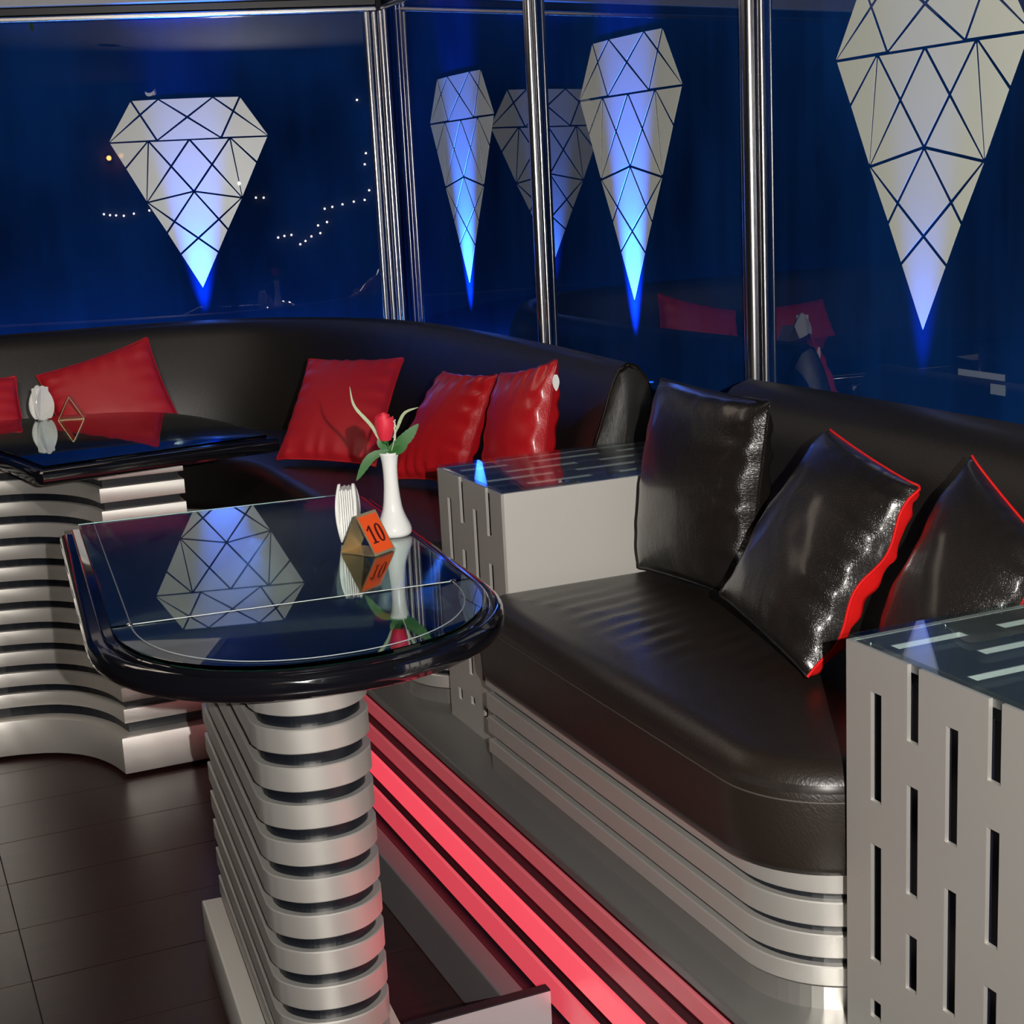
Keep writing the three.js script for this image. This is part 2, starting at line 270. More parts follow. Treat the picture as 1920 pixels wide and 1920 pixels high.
// a padded profile [offset into the room, height] swept along a path [x, z]
function sweep(path, prof, capR = 0.03, dome = 0) {
  const n = path.length, cen = prof.reduce((a, p) => [a[0] + p[0] / prof.length, a[1] + p[1] / prof.length], [0, 0]);
  const nor = path.map((p, i) => { const a = path[Math.max(0, i - 1)], b = path[Math.min(n - 1, i + 1)], d = [b[0] - a[0], b[1] - a[1]], l = Math.hypot(...d); return [-d[1] / l, d[0] / l, d[0] / l, d[1] / l]; });
  const rings = [];
  const ring = (i, push, sh) => prof.map(([o, y]) => { const oo = cen[0] + (o - cen[0]) * (1 - sh / 0.12), yy = cen[1] + (y - cen[1]) * (1 - sh / 0.35); return [path[i][0] + nor[i][0] * oo + nor[i][2] * push, yy, path[i][1] + nor[i][1] * oo + nor[i][3] * push]; });
  const K = 6;
  for (let k = 0; k <= K; k++) { const a = k / K * Math.PI / 2; rings.push(ring(0, capR * (1 - Math.sin(a)), capR * (1 - Math.cos(Math.PI / 2 - a)))); }
  for (let i = 1; i < n - 1; i++) rings.push(ring(i, 0, 0));
  for (let k = K; k >= 0; k--) { const a = k / K * Math.PI / 2; rings.push(ring(n - 1, -capR * (1 - Math.sin(a)), capR * (1 - Math.cos(Math.PI / 2 - a)))); }
  if (dome) { const i = n - 1; for (const a of [0.35, 0.65, 0.95, 1.2, 1.4]) rings.push(prof.map(([o, y]) => { const f = 1 - 0.9 * (1 - Math.cos(a)) / (1 - Math.cos(1.4)), oo = cen[0] + (o - cen[0]) * f, yy = cen[1] + (y - cen[1]) * (1 - (1 - f) * 0.8); return [path[i][0] + nor[i][0] * oo + nor[i][2] * dome * Math.sin(a), yy, path[i][1] + nor[i][1] * oo + nor[i][3] * dome * Math.sin(a)]; })); }
  const pos = [], uv = [], idx = [], m = prof.length; let len = 0;
  rings.forEach((r, i) => { if (i) len += Math.hypot(r[0][0] - rings[i - 1][0][0], r[0][2] - rings[i - 1][0][2]); let w = 0; for (let j = 0; j <= m; j++) { const p = r[j % m]; if (j) { const q = r[j - 1]; w += Math.hypot(p[0] - q[0], p[1] - q[1], p[2] - q[2]); } pos.push(...p); uv.push(len, w); } });
  for (let i = 0; i < rings.length - 1; i++) for (let j = 0; j < m; j++) { const a = i * (m + 1) + j, b = a + 1, c = a + m + 1, d = c + 1; idx.push(a, c, b, b, c, d); }
  for (const [i, f] of [[0, true], [rings.length - 1, false]]) { const r = rings[i], c = r.reduce((s, p) => [s[0] + p[0] / m, s[1] + p[1] / m, s[2] + p[2] / m], [0, 0, 0]); const k = pos.length / 3; pos.push(...c); uv.push(0, 0); for (let j = 0; j < m; j++) { const a = i * (m + 1) + j, b = a + 1; f ? idx.push(k, a, b) : idx.push(k, b, a); } }
  const g = new THREE.BufferGeometry(); g.setAttribute('position', new THREE.Float32BufferAttribute(pos, 3)); g.setAttribute('uv', new THREE.Float32BufferAttribute(uv, 2)); g.setIndex(idx); g.computeVertexNormals();
  return toCreasedNormals(g, 0.9);
}
// a seat pad lofted over a plan outline: side wall, rounded crest, slightly crowned top with creases
function pad(outline, y0, y1, r, crease, cx, cz) {
  const rings = []; const N = outline.length;
  const push = (ins, y) => rings.push(inset(outline, ins).map(([x, z]) => [x, y, z]));
  push(0.03, y0); push(0.008, y0 + 0.008); push(0.0, y0 + 0.025); push(-0.003, (y0 + y1) / 2 - 0.01); push(0, y1 - r * 1.05);
  for (let k = 1; k <= 7; k++) { const a = k / 7 * Math.PI / 2; push(r * (1 - Math.cos(a)), y1 - r + r * Math.sin(a)); }
  const last = rings[rings.length - 1];
  const K = 46; for (let k = 1; k <= K; k++) { const s = 1 - k / K; rings.push(last.map(([x, , z]) => { const X = cx + (x - cx) * s, Z = cz + (z - cz) * s; return [X, y1 + 0.012 * (1 - s * s) + (crease ? crease(X, Z) * Math.min(1, (1 - s) * 6) : 0), Z]; })); }
  const pos = [], uv = [], idx = [];
  rings.forEach((rg, i) => { for (let j = 0; j <= N; j++) { const p = rg[j % N]; pos.push(...p); uv.push(p[0] + (i < 6 ? p[1] : 0), p[2]); } });
  for (let i = 0; i < rings.length - 1; i++) for (let j = 0; j < N; j++) { const a = i * (N + 1) + j, b = a + 1, c = a + N + 1, d = c + 1; idx.push(a, b, c, b, d, c); }
  const g = new THREE.BufferGeometry(); g.setAttribute('position', new THREE.Float32BufferAttribute(pos, 3)); g.setAttribute('uv', new THREE.Float32BufferAttribute(uv, 2)); g.setIndex(idx); g.computeVertexNormals(); return g;
}
const dens = (pts, step) => { const o = []; pts.forEach((p, i) => { const q = pts[(i + 1) % pts.length], l = Math.hypot(q[0] - p[0], q[1] - p[1]), k = Math.max(1, Math.round(l / step)); for (let j = 0; j < k; j++) o.push([p[0] + (q[0] - p[0]) * j / k, p[1] + (q[1] - p[1]) * j / k]); }); return o; };
const seamTube = (pts, r = 0.0016) => tube(pts, r, Math.max(8, pts.length * 2), 5);
{
  // right-hand sofa between the two cabinets
  const g = thing('sofa', 'dark brown leather sofa with silver slatted base between two metal side cabinets', 'sofa');
  const base = (x0, r, zn, zf = -2.968) => [[1.7, zf], [x0, zf], [x0, zn - r], ...arc(x0 + r, zn - r, r, r, Math.PI, Math.PI / 2, 14).slice(1), [1.7, zn]];
  slatBase(g, base(1.175, 0.17, -1.752), 0.014);
  const q4 = (cx, cz, a) => arc(cx, cz, 0.075, 0.075, a, a - Math.PI / 2, 8);
  const so = dens([...q4(1.625, -2.883, 0), ...q4(1.215, -2.883, -Math.PI / 2), ...arc(1.325, -1.913, 0.185, 0.185, Math.PI, Math.PI / 2, 14), ...q4(1.625, -1.803, Math.PI / 2)], 0.035);
  const crease = (x, z) => {
    let h = 0; const ph = (z + 2.97); const env = Math.exp(-Math.pow((x - 1.33) / 0.16, 2)) * Math.exp(-Math.pow((ph - 0.42) / 0.34, 2));
    const w = z * 1.0 + (x - 1.15) * 0.28 + 0.02 * fbm(x * 9, z * 5, 2); const t = w / 0.062; const f = t - Math.floor(t);
    h += 0.0032 * env * Math.cos(2 * Math.PI * f) * (0.5 + vn(t * 0.8, 1.7 + x * 3));
    h += 0.006 * (fbm(x * 5, z * 5, 3) - 0.5); return h;
  };
  const seat = mesh('seat_cushion', pad(so, 0.655, 0.838, 0.055, crease, 1.42, -2.34), M.leatherSeat, g);
  mesh('seam', seamTube(inset(so, 0.0).filter(([x, z]) => x < 1.69 && z > -2.96).map(([x, z]) => [x, 0.782, z])), M.stitch, seat);
  const path = spline([[1.86, -2.962], [1.875, -2.7], [1.88, -2.0], [1.88, -1.0]], 40);
  const prof = [[-0.09, 0.5], [-0.1, 0.8], [-0.1, 1.12], [-0.085, 1.18], [-0.05, 1.222], [0.0, 1.235], [0.045, 1.222], [0.085, 1.185], [0.115, 1.12], [0.15, 1.0], [0.18, 0.88], [0.19, 0.8], [0.185, 0.5]];
  const b = mesh('backrest', sweep(path, prof, 0.07), M.leatherBack, g);
}
{
  // corner sofa: runs along the left-hand pane, turns the corner, ends at the far side cabinet
  const g = thing('sofa', 'black leather corner sofa along the panes behind the red cushions', 'sofa');
  const ridge = spline([[-1.3, -6.0], [-0.4, -5.985], [0.49, -5.955], [1.04, -5.92], [1.38, -5.8], [1.6, -5.58], [1.755, -5.28], [1.825, -4.95], [1.84, -4.5], [1.83, -4.0], [1.785, -3.405]], 70);
  const prof = [[-0.07, 0.5], [-0.075, 0.9], [-0.07, 1.14], [-0.05, 1.2], [-0.025, 1.232], [0.005, 1.242], [0.03, 1.226], [0.055, 1.178], [0.08, 1.11], [0.108, 1.04], [0.138, 0.93], [0.15, 0.85], [0.148, 0.5]];
  const cutAt = ridge.findIndex(([x, z]) => x > 1.7 && z > -4.98);
  const b1 = mesh('backrest', sweep(ridge.slice(0, cutAt + 1), prof, 0.012), M.leatherBack, g);
  const b2 = mesh('backrest', sweep(ridge.slice(cutAt), prof, 0.012, 0.04), M.leatherBack, g);
  const e = [1.785, -3.405]; mesh('seam', seamTube(prof.slice(1, -1).map(([o, y]) => [e[0] - o * 0.93, 0.87 + (y - 0.87) * 0.985, e[1] - 0.008]), 0.0022), M.stitch, b2);
  const back = [[1.64, -3.372], [1.68, -4.0], [1.69, -4.5], [1.68, -4.95], [1.62, -5.22], [1.48, -5.47], [1.3, -5.67], [1.02, -5.77], [0.48, -5.81], [-1.3, -5.85]];
  const outline = (o) => [...back, [-1.3, -5.3 + o], [0.62, -5.26 + o], ...arc(0.66, -4.76, 0.5 - o, 0.5 - o, -Math.PI / 2 + 0.06, 0, 10).map(([x, z]) => [x - 0, z]), [1.16 - o, -4.4], [1.16 - o, -3.56], ...arc(1.35 - o, -3.56, 0.19, 0.184, Math.PI, Math.PI / 2, 10).slice(1)];
  slatBase(g, outline(-0.035), 0.014);
  mesh('seat_cushion', smooth(plan(outline(0.02), 0.655, 0.845, 0.045, [], 5), 0.7), M.leatherBack, g);
}

// ---------------------------------------------------------------- slotted side cabinets
function cabinet(label, z0, z1, D) {          // z0 far face, z1 near face; front at x 1.235, stands on the ledge
  const w = z1 - z0, y0 = 0.425, y1 = 1.043, x0 = 1.235;
  const g = thing('side_cabinet', label, 'cabinet', [x0, y0, (z0 + z1) / 2]);
  const H = y1 - y0, sw = 0.024;
  // front plate in local (z, y); cut slots, the tall ones of columns 2 and 4 open at the top
  const cols = [0.057, 0.137, 0.217, 0.297], s = new THREE.Shape();
  const zl = (o) => o - w / 2;
  s.moveTo(zl(0), 0); s.lineTo(zl(w), 0); s.lineTo(zl(w), H);
  for (const c of [cols[3], cols[1]]) { s.lineTo(zl(c + sw), H); s.lineTo(zl(c + sw), 0.935 - y0); s.lineTo(zl(c), 0.935 - y0); s.lineTo(zl(c), H); }
  s.lineTo(zl(0), H);
  const hole = (sh, a, b, c, d) => sh.holes.push(new THREE.Path([[a, c], [a, d], [b, d], [b, c]].map((p) => new THREE.Vector2(...p))));
  for (const i of [0, 2]) for (const [b, a] of [[0.982, 0.82], [0.755, 0.574], [0.512, 0.483]]) hole(s, zl(cols[i]), zl(cols[i] + sw), a - y0, b - y0);
  for (const i of [1, 3]) for (const [b, a] of [[0.872, 0.711], [0.652, 0.567], [0.513, 0.493]]) hole(s, zl(cols[i]), zl(cols[i] + sw), a - y0, b - y0);
  const T = 0.0065;
  const fp = new THREE.ExtrudeGeometry(s, { depth: T, bevelEnabled: false }).rotateY(-Math.PI / 2).translate(T, 0, 0);
  mesh('front_panel', fp, M.silver, g, 'slotted front panel');
  mesh('side_panel', box6(T, D, 0, H, -w / 2, -w / 2 + 0.01), M.silverFlat, g);
  mesh('side_panel', box6(T, D, 0, H, w / 2 - 0.01, w / 2), M.silverFlat, g);
  // slotted top plate in local (x, z)
  const holes = [], tw = 0.02;
  [[0.055, [[0.035, 0.155], [0.22, 0.4], [0.45, 0.6]]], [0.135, [[0.118, 0.3], [0.36, 0.52]]], [0.215, [[0.035, 0.2], [0.26, 0.44], [0.5, 0.62]]], [0.295, [[0.1, 0.26], [0.33, 0.5]]]].forEach(([o, segs]) => segs.forEach(([a, b]) => b < D - 0.01 && holes.push([[a, zl(o)], [b, zl(o)], [b, zl(o + tw)], [a, zl(o + tw)]])));
  mesh('top_panel', plan([[T, zl(0.01)], [D, zl(0.01)], [D, zl(w - 0.01)], [T, zl(w - 0.01)]], H - 0.012, H - 0.001, 0, holes), M.cabTop ??= std({ color: lin(0.2, 0.21, 0.21), metalness: 0.85, roughness: 0.42 }), g, 'slotted top panel');
  const edge = M.litEdge ??= std({ color: lin(0.78, 0.79, 0.77), metalness: 0.2, roughness: 0.5 });  // pale strips paint the flash-lit far and end walls of the slots
  for (const [[a, za], [b]] of holes) { mesh('lit_slot_edge', box6(a, b, H - 0.012, H - 0.0008, za - 0.0002, za + 0.0022), edge, g, 'edge of a top slot painted pale as if lit'); mesh('lit_slot_edge', box6(b - 0.0022, b + 0.0002, H - 0.012, H - 0.0008, za, za + tw), edge, g); }
  mesh('liner', box6(T + 0.03, D - 0.02, 0.002, H - 0.045, -w / 2 + 0.012, w / 2 - 0.012), M.liner ??= std({ color: lin(0.006, 0.006, 0.016), roughness: 0.5 }), g, 'dark inner liner');
  mesh('glass_top', bx(D - 0.004, 0.007, w - 0.004, D / 2 + 0.001, H + 0.0045, 0, 0.0015), M.glassClear, g, 'clear glass sheet');
  for (const [x, z] of [[0.02, zl(0.03)], [0.2, zl(w - 0.025)], [0.16, zl(0.018)]]) mesh('spacer', cyl(0.005, 0.005, 0.002, x, H - 0.001, z, 10), M.chrome, g);
  return g;
}
cabinet('silver slotted metal cabinet with glass top between the corner sofa and the brown sofa', -3.356, -2.97, 0.7);
cabinet('silver slotted metal cabinet with glass top at the near end of the brown sofa', -1.722, -1.336, 0.445);

// ---------------------------------------------------------------- cushions
function cushion(label, cat, P, T, mf, mb, opt = {}) {     // P = [TL, TR, BR, BL] in world metres, bulge T each way
  const C = [0, 1, 2].map((k) => P.reduce((s, p) => s + p[k] / 4, 0));
  const g = thing('cushion', label, 'cushion', C, 0, opt.group);
  const q = P.map((p) => new THREE.Vector3(p[0] - C[0], p[1] - C[1], p[2] - C[2]));
  const n = new THREE.Vector3().subVectors(q[1], q[0]).cross(new THREE.Vector3().subVectors(q[3], q[0])).normalize(); if (n.x * -0.6 + n.z * 0.8 + n.y * 0.1 < 0) n.negate();
  const pin = opt.pinch ?? 0.07, ph = (opt.seed ?? 1) * 3.7, wr = opt.wrinkle ?? 0.006;
  const at = (U, V, sgn) => {
    const u = U * 2 - 1, v = V * 2 - 1;
    const uu = u * (1 - pin * (1 - v * v) * Math.abs(u)), vv = v * (1 - pin * (1 - u * u) * Math.abs(v));
    const a = (uu + 1) / 2, b = (vv + 1) / 2;
    const p = new THREE.Vector3().addScaledVector(q[0], (1 - a) * (1 - b)).addScaledVector(q[1], a * (1 - b)).addScaledVector(q[2], a * b).addScaledVector(q[3], (1 - a) * b);
    const core = Math.pow(Math.max(0, (1 - u * u) * (1 - v * v)), sgn < 0 && opt.back ? 0.4 : 0.42);
    const du = 1 - Math.abs(u), dv = 1 - Math.abs(v);
    const w = wr * (Math.sin(v * 19 + ph + 3 * vn(v * 4 + ph, 2)) * Math.exp(-du / 0.16) * Math.min(1, du * 14) + Math.sin(u * 19 + ph * 1.3 + 3 * vn(u * 4, ph)) * Math.exp(-dv / 0.16) * Math.min(1, dv * 14) * (opt.side ? 0.25 : 1)) * Math.min(1, du * 5 + 0.3) * (opt.side ? (u > 0 ? 1 : 0.2) : 1) + 0.5 * wr * (fbm(u * 2 + ph, v * 2, 2) - 0.5) * core;
    return p.addScaledVector(n, sgn * (T * (sgn > 0 ? 1 : opt.back ?? 1) * core + w) + (opt.wave ? opt.wave * Math.sin(v * 7 + ph) * Math.exp(-du / 0.1) : 0));
  };
  const geo = (sgn) => { const N = 44; const e = new THREE.Vector3().subVectors(q[1], q[0]).cross(new THREE.Vector3().subVectors(q[3], q[0])).dot(n) * sgn > 0; return gridGeo(N, N, (a, b) => { const p = at(e ? a : 1 - a, b, sgn); return [p.x, p.y, p.z]; }); };
  mesh('front_cover', geo(1), mf, g); mesh('back_cover', geo(-1), mb, g);
  const K = 14, rimA = [], rimB = [];
  for (let k = 0; k <= K; k++) rimA.push([k / K, 0]); for (let k = 1; k <= K; k++) rimA.push([1, k / K]);
  for (let k = 0; k <= K; k++) rimB.push([1 - k / K, 1]); for (let k = 1; k <= K; k++) rimB.push([0, 1 - k / K]);
  for (const [rim, m] of [[rimA, opt.pipeMat ?? mf], [rimB, mf]]) mesh('piping', tube(rim.map(([a, b]) => at(a, b, 1).toArray()), opt.pipe ?? 0.0028, 90, 6), m, g);
  return g;
}
const CG = { pinch: 0.06 };
cushion('red cushion cut by the left picture edge, on the corner sofa', 'cushion', [[0.12, 1.12, -5.72], [0.515, 1.11, -5.7], [0.53, 0.85, -5.56], [0.1, 0.85, -5.56]], 0.05, M.redMatt, M.redMatt, { ...CG, seed: 1 });
cushion('matt red cushion with one raised corner, behind the table with the napkin holder', 'cushion', [[0.585, 1.105, -5.7], [0.985, 1.212, -5.66], [1.075, 0.85, -5.5], [0.64, 0.85, -5.55]], 0.05, M.redMatt, M.redMatt, { ...CG, seed: 2 });
cushion('red cushion leaning in the corner of the sofa, behind the rose', 'cushion', [[1.395, 1.152, -4.97], [1.64, 1.155, -4.71], [1.425, 0.865, -4.42], [1.2, 0.865, -4.75]], 0.05, M.redMatt, M.redMatt, { pinch: 0.05, seed: 3 });
cushion('shiny wrinkled red cushion tilted beside the corner seam of the sofa', 'cushion', [[1.61, 1.155, -4.27], [1.62, 1.18, -3.88], [1.53, 0.865, -3.97], [1.40, 0.862, -4.2]], 0.06, M.red, M.red, { pinch: 0.06, seed: 4, wrinkle: 0.009 });
const p5 = cushion('glossy red cushion standing behind the far slotted cabinet, with a white tag', 'cushion', [[1.63, 1.185, -3.87], [1.66, 1.245, -3.565], [1.56, 0.865, -3.5], [1.53, 0.865, -3.79]], 0.07, M.red, M.red, { pinch: 0.06, seed: 5, wrinkle: 0.009 });
mesh('care_tag', gridGeo(4, 8, (u, v) => { const w = 0.012 * Math.sin(Math.PI * Math.min(1, v * 0.8 + 0.15)); return [0.05 + (u - 0.5) * 1.4 * w, 0.17 - v * 0.042, 0.136 + (u - 0.5) * 0.6 * w]; }), M.paper, p5, 'white tag');
cushion('tall brown leather cushion upright against the far cabinet on the brown sofa', 'cushion', [[1.615, 1.262, -2.93], [1.60, 1.262, -2.475], [1.56, 0.862, -2.5], [1.52, 0.86, -2.88]], 0.075, M.vinyl, M.vinyl, { pinch: 0.02, seed: 6, wrinkle: 0.010, side: 1 });
cushion('black cushion with red back, tilted on the middle of the brown sofa', 'cushion', [[1.66, 1.215, -2.362], [1.605, 1.165, -2.028], [1.40, 0.858, -2.05], [1.425, 0.925, -2.37]], 0.07, M.vinyl, M.redSide, { pinch: 0.02, seed: 7, wrinkle: 0.011, side: 1, pipeMat: M.redSide, back: 1.05, wave: 0.01, rim: 0.012 });
cushion('black cushion with red back, half hidden behind the near slotted cabinet', 'cushion', [[1.69, 1.215, -2.005], [1.625, 1.105, -1.735], [1.46, 0.862, -1.75], [1.49, 0.93, -2.0]], 0.06, M.vinyl, M.redSide, { pinch: 0.02, seed: 8, wrinkle: 0.009, side: 1, pipeMat: M.redSide, back: 1.05, wave: 0.008, rim: 0.012 });

// ---------------------------------------------------------------- tables
const slatTops = (n, top = 0.886 + 0.0681, p = 0.0681) => Array.from({ length: n }, (_, i) => top - i * p);
{
  // near table: local z towards the rounded end
  const g = thing('pedestal_table', 'black glass-topped table with rounded end on a column of silver slats, in front', 'table', [0.668, 0, -2.79], R(-4.6));
  const hw = 0.104;
  const base = [[-hw, -0.42], [-hw, 0.33], [-0.097, 0.358], [-0.078, 0.385], [-0.048, 0.408], [0, 0.418], [0.048, 0.408], [0.078, 0.385], [0.097, 0.358], [hw, 0.33], [hw, -0.42]];
  const bsm = [...spline(base.slice(1, -1), 28), [hw, -0.42], [-hw, -0.42]];
  for (const t of slatTops(12)) { const y1 = Math.min(t, 0.944), y0 = t - 0.044; if (y0 > 0.15) mesh('slat', smooth(plan(bsm, y0, y1, 0.002, [], 1), 0.35), M.silver, g); }
  mesh('core', plan(inset(bsm, 0.014), 0.13, 0.969), M.gap, g);
  mesh('plinth', smooth(plan([...spline(base.slice(1, -1).map(([x, z]) => [x * 1.38, z + 0.03]), 28), [hw * 1.38, -0.455], [-hw * 1.38, -0.455]], 0, 0.135, 0.006), 0.5), M.silverFlat, g);
  const K = 0.964, tx = (p) => p.map(([x, z]) => [x * K - 0.011, (z - 0.265) * K + 0.358]), Y = 1.025;   // plan of the top, set forward on the column
  const q0 = (x, z) => tx([[x, z]])[0];
  const D = (w, zb, zc, dep, n = 40) => { const o = [[w, zb], [-w, zb]]; const q = []; for (let i = 0; i <= n; i++) { const a = Math.PI - Math.PI * i / n; const c = Math.cos(a), s = Math.sin(a); q.push([w * Math.sign(c) * Math.pow(Math.abs(c), 0.92), zc + dep * Math.pow(s, 0.92)]); } return [...o, ...q]; };
  mesh('table_edge', smooth(plan(tx(D(0.362, -0.63, 0.24, 0.395)), 0.968, Y - 0.014, 0.017, [], 5), 0.8), M.lacquer, g, 'black lacquered bullnose edge');
  mesh('table_top', smooth(plan(tx(D(0.335, -0.63, 0.245, 0.385)), Y - 0.018, Y - 0.008, 0.003), 0.8), M.lacquer, g);
  mesh('glass_sheet', plan(tx([[-0.318, -0.634], [0.318, -0.634], [0.318, 0.263], [-0.318, 0.263]]), Y - 0.0075, Y, 0.0012), M.glass, g, 'rectangular glass sheet');
  const half = D(0.284, 0.267, 0.267, 0.335); half.shift(); half.shift();
  const sheet = D(0.318, 0.267, 0.267, 0.36); sheet.shift(); sheet.shift();
  mesh('glass_sheet', plan(tx(sheet), Y - 0.0075, Y, 0.0012), M.glass, g, 'half-round glass sheet');
  const [ex0, ez0] = q0(-0.318, -0.640), [ex1, ez1] = q0(0.318, -0.6345), [jx0, jz0] = q0(-0.284, 0.2635), [jx1, jz1] = q0(0.284, 0.2665);
  mesh('glass_edge', box6(ex0, ex1, Y - 0.0075, Y + 0.0005, ez0, ez1), M.glassEdge, g, 'pale green glass edge with flash light painted in');  // pale colour stands in for flash light refracted in the edge
  mesh('glass_joint', box6(jx0, jx1, Y - 0.0075, Y + 0.0003, jz0, jz1), std({ color: lin(0.75, 0.8, 0.78), roughness: 0.4 }), g, 'bright joint between the glass sheets');
  for (const s of [-1, 1]) { const [sx, sz] = q0(s * 0.287, 0.265); mesh('stud', new THREE.SphereGeometry(0.006, 12, 8).scale(1, 0.5, 1).translate(sx, Y, sz), M.chrome, g); }
  mesh('groove', tube(tx(half.map(([x, z]) => [x * 1.005, 0.267 + (z - 0.267) * 1.005])).map(([x, z]) => [x, Y - 0.0005, z]), 0.0014, 80, 6), std({ color: lin(0.3, 0.33, 0.35), roughness: 0.4 }), g, 'pale rim of the half-round glass');
  mesh('groove', tube(tx([[-0.285, -0.62], [-0.285, -0.2], [-0.285, 0.262]]).map(([x, z]) => [x, Y - 0.0005, z]), 0.0012, 20, 6), std({ color: lin(0.2, 0.22, 0.23), roughness: 0.4 }), g);
}
{
  const g = thing('pedestal_table', 'black glossy table with a curved wall of silver slats below, at the left picture edge', 'table', [0.6, 0, -4.85]);
  const L = ([x, z]) => [x - 0.6, z + 4.85];
  const scoop = spline([[0.6, -4.49], [0.575, -4.6], [0.52, -4.71], [0.44, -4.79], [0.34, -4.83], [0.22, -4.85], [-0.2, -4.86]], 26);
  const base = [[0.848, -5.02], [0.848, -4.49], ...scoop, [-0.2, -5.02]].map(L);
  const ps = spline([[0.582, -4.457], [0.555, -4.57], [0.505, -4.675], [0.425, -4.755], [0.335, -4.797], [0.22, -4.82], [-0.24, -4.83]], 26);
  const plinth = [[0.87, -5.04], [0.87, -4.457], ...ps, [-0.24, -5.04]].map(L);
  for (const t of slatTops(12)) { const y1 = Math.min(t, 0.944), y0 = t - 0.044; mesh('slat', smooth(plan(base, y0, y1, 0.002), 0.5), M.silver, g); }
  mesh('core', plan(inset(base, 0.014), 0.02, 0.944), M.gap, g);
  mesh('plinth', smooth(plan(plinth, 0.012, 0.128, 0.006), 0.5), M.silver, g);
  const edge = spline([[1.13, -4.425], [1.12, -4.6], [1.07, -4.83], [1.0, -5.04], [0.9, -5.2], [0.674, -5.32], [0.4, -5.355], [-0.1, -5.355]], 30);
  const out = [[0.43, -4.315], ...edge, [-0.3, -5.2], [-0.3, -4.76], [0.2, -4.75], [0.32, -4.71], [0.355, -4.6], [0.41, -4.335]].map(L);
  const lean = (q) => q.translate(0, -0.97, 0).rotateX(0.011).translate(0, 0.972, 0);      // the top is not quite level
  mesh('table_edge', lean(smooth(plan(out, 0.946, 0.99, 0.014, [], 4), 0.8)), M.lacquer, g, 'black lacquered edge');
  mesh('glass_sheet', lean(plan(inset(out, 0.03), 0.9905, 0.998, 0.001)), M.glass, g, 'clear glass sheet');
}

// ---------------------------------------------------------------- table ware
function napkinHolder(label, pos, turn) {
  const g = thing('napkin_holder', label, 'napkin holder', pos, turn, 'white napkin holders');
  const s = new THREE.Shape(); s.moveTo(-0.022, 0); s.bezierCurveTo(-0.046, 0.03, -0.036, 0.07, -0.007, 0.106); s.bezierCurveTo(-0.003, 0.111, 0.003, 0.111, 0.007, 0.106); s.bezierCurveTo(0.036, 0.07, 0.046, 0.03, 0.022, 0); s.closePath();
  const sh = new THREE.ExtrudeGeometry(s, { depth: 0.003, bevelEnabled: true, bevelSize: 0.0015, bevelThickness: 0.0015, bevelSegments: 2, curveSegments: 16 });
  const bend = (q, k) => { const P = q.attributes.position; for (let i = 0; i < P.count; i++) { const x = P.getX(i), y = P.getY(i); P.setZ(i, P.getZ(i) + k * (0.009 * Math.sin(Math.PI * Math.min(1, y / 0.115)) - 4 * x * x)); } q.computeVertexNormals(); return q; };
  mesh('shell', bend(sh.clone().translate(0, 0.004, 0.012), 1), M.china, g); mesh('shell', bend(sh.clone().translate(0, 0.004, -0.015), -1), M.china, g);
  mesh('foot', cyl(0.017, 0.019, 0.007, 0, 0, 0), M.china, g);
  for (let i = 0; i < 6; i++) mesh('napkin', bx(0.05, 0.1 + 0.004 * (i % 2), 0.0032, 0, 0.056, (i - 2.5) * 0.0042, 0.001), M.paper, g);
  return g;
}
napkinHolder('white petal-shaped napkin holder beside the vase on the near table', [0.846, 1.025, -2.82], R(66));
napkinHolder('white petal-shaped napkin holder on the table at the left picture edge', [0.545, 1.0045, -5.25], R(28));

function tentCard(label, pos, turn, face, group) {
  const g = thing('table_card', label, 'table sign', pos, turn, group);     // ridge along local x, printed face towards +z
  const w = 0.062, h = 0.075, d = 0.042, t = 0.0014;
  const a = Math.atan2(d, h), len = Math.hypot(d, h);
  const panel = (rx, z) => new THREE.BoxGeometry(w, len, t).translate(0, -len / 2, 0).rotateX(rx).translate(0, h, z);
  mesh('panel', panel(-a, 0), M.gold, g); mesh('panel', panel(a, 0), M.gold, g);
  mesh('panel', bx(w, t, d * 2, 0, t / 2, 0), M.gold, g);
  if (face) mesh('number_print', new THREE.PlaneGeometry(w * 0.9, len * 0.88).translate(0, -len / 2, t * 0.5 + 0.0004).rotateX(-a).translate(0, h, 0), face, g, 'orange face printed with the number 10');
  return g;
}
{
  const c = document.createElement('canvas'); c.width = 256; c.height = 320; const x = c.getContext('2d');
  x.fillStyle = '#f2571a'; x.fillRect(0, 0, 256, 320); x.fillStyle = '#4a0c0a'; x.font = 'bold 190px serif'; x.textAlign = 'center'; x.textBaseline = 'middle'; x.save(); x.translate(128, 168); x.scale(1, 1.15); x.fillText('10', 0, 0); x.restore();
  const t = new THREE.CanvasTexture(c); t.colorSpace = THREE.SRGBColorSpace;
  tentCard('small gold tent card with an orange face printed 10, beside the vase', [0.848, 1.025, -2.715], R(34), std({ map: t, roughness: 0.4 }), 'table number cards');
  tentCard('open gold tent card seen end-on beside the left-hand napkin holder', [0.635, 1.0042, -5.215], R(75), null, 'table number cards');
}
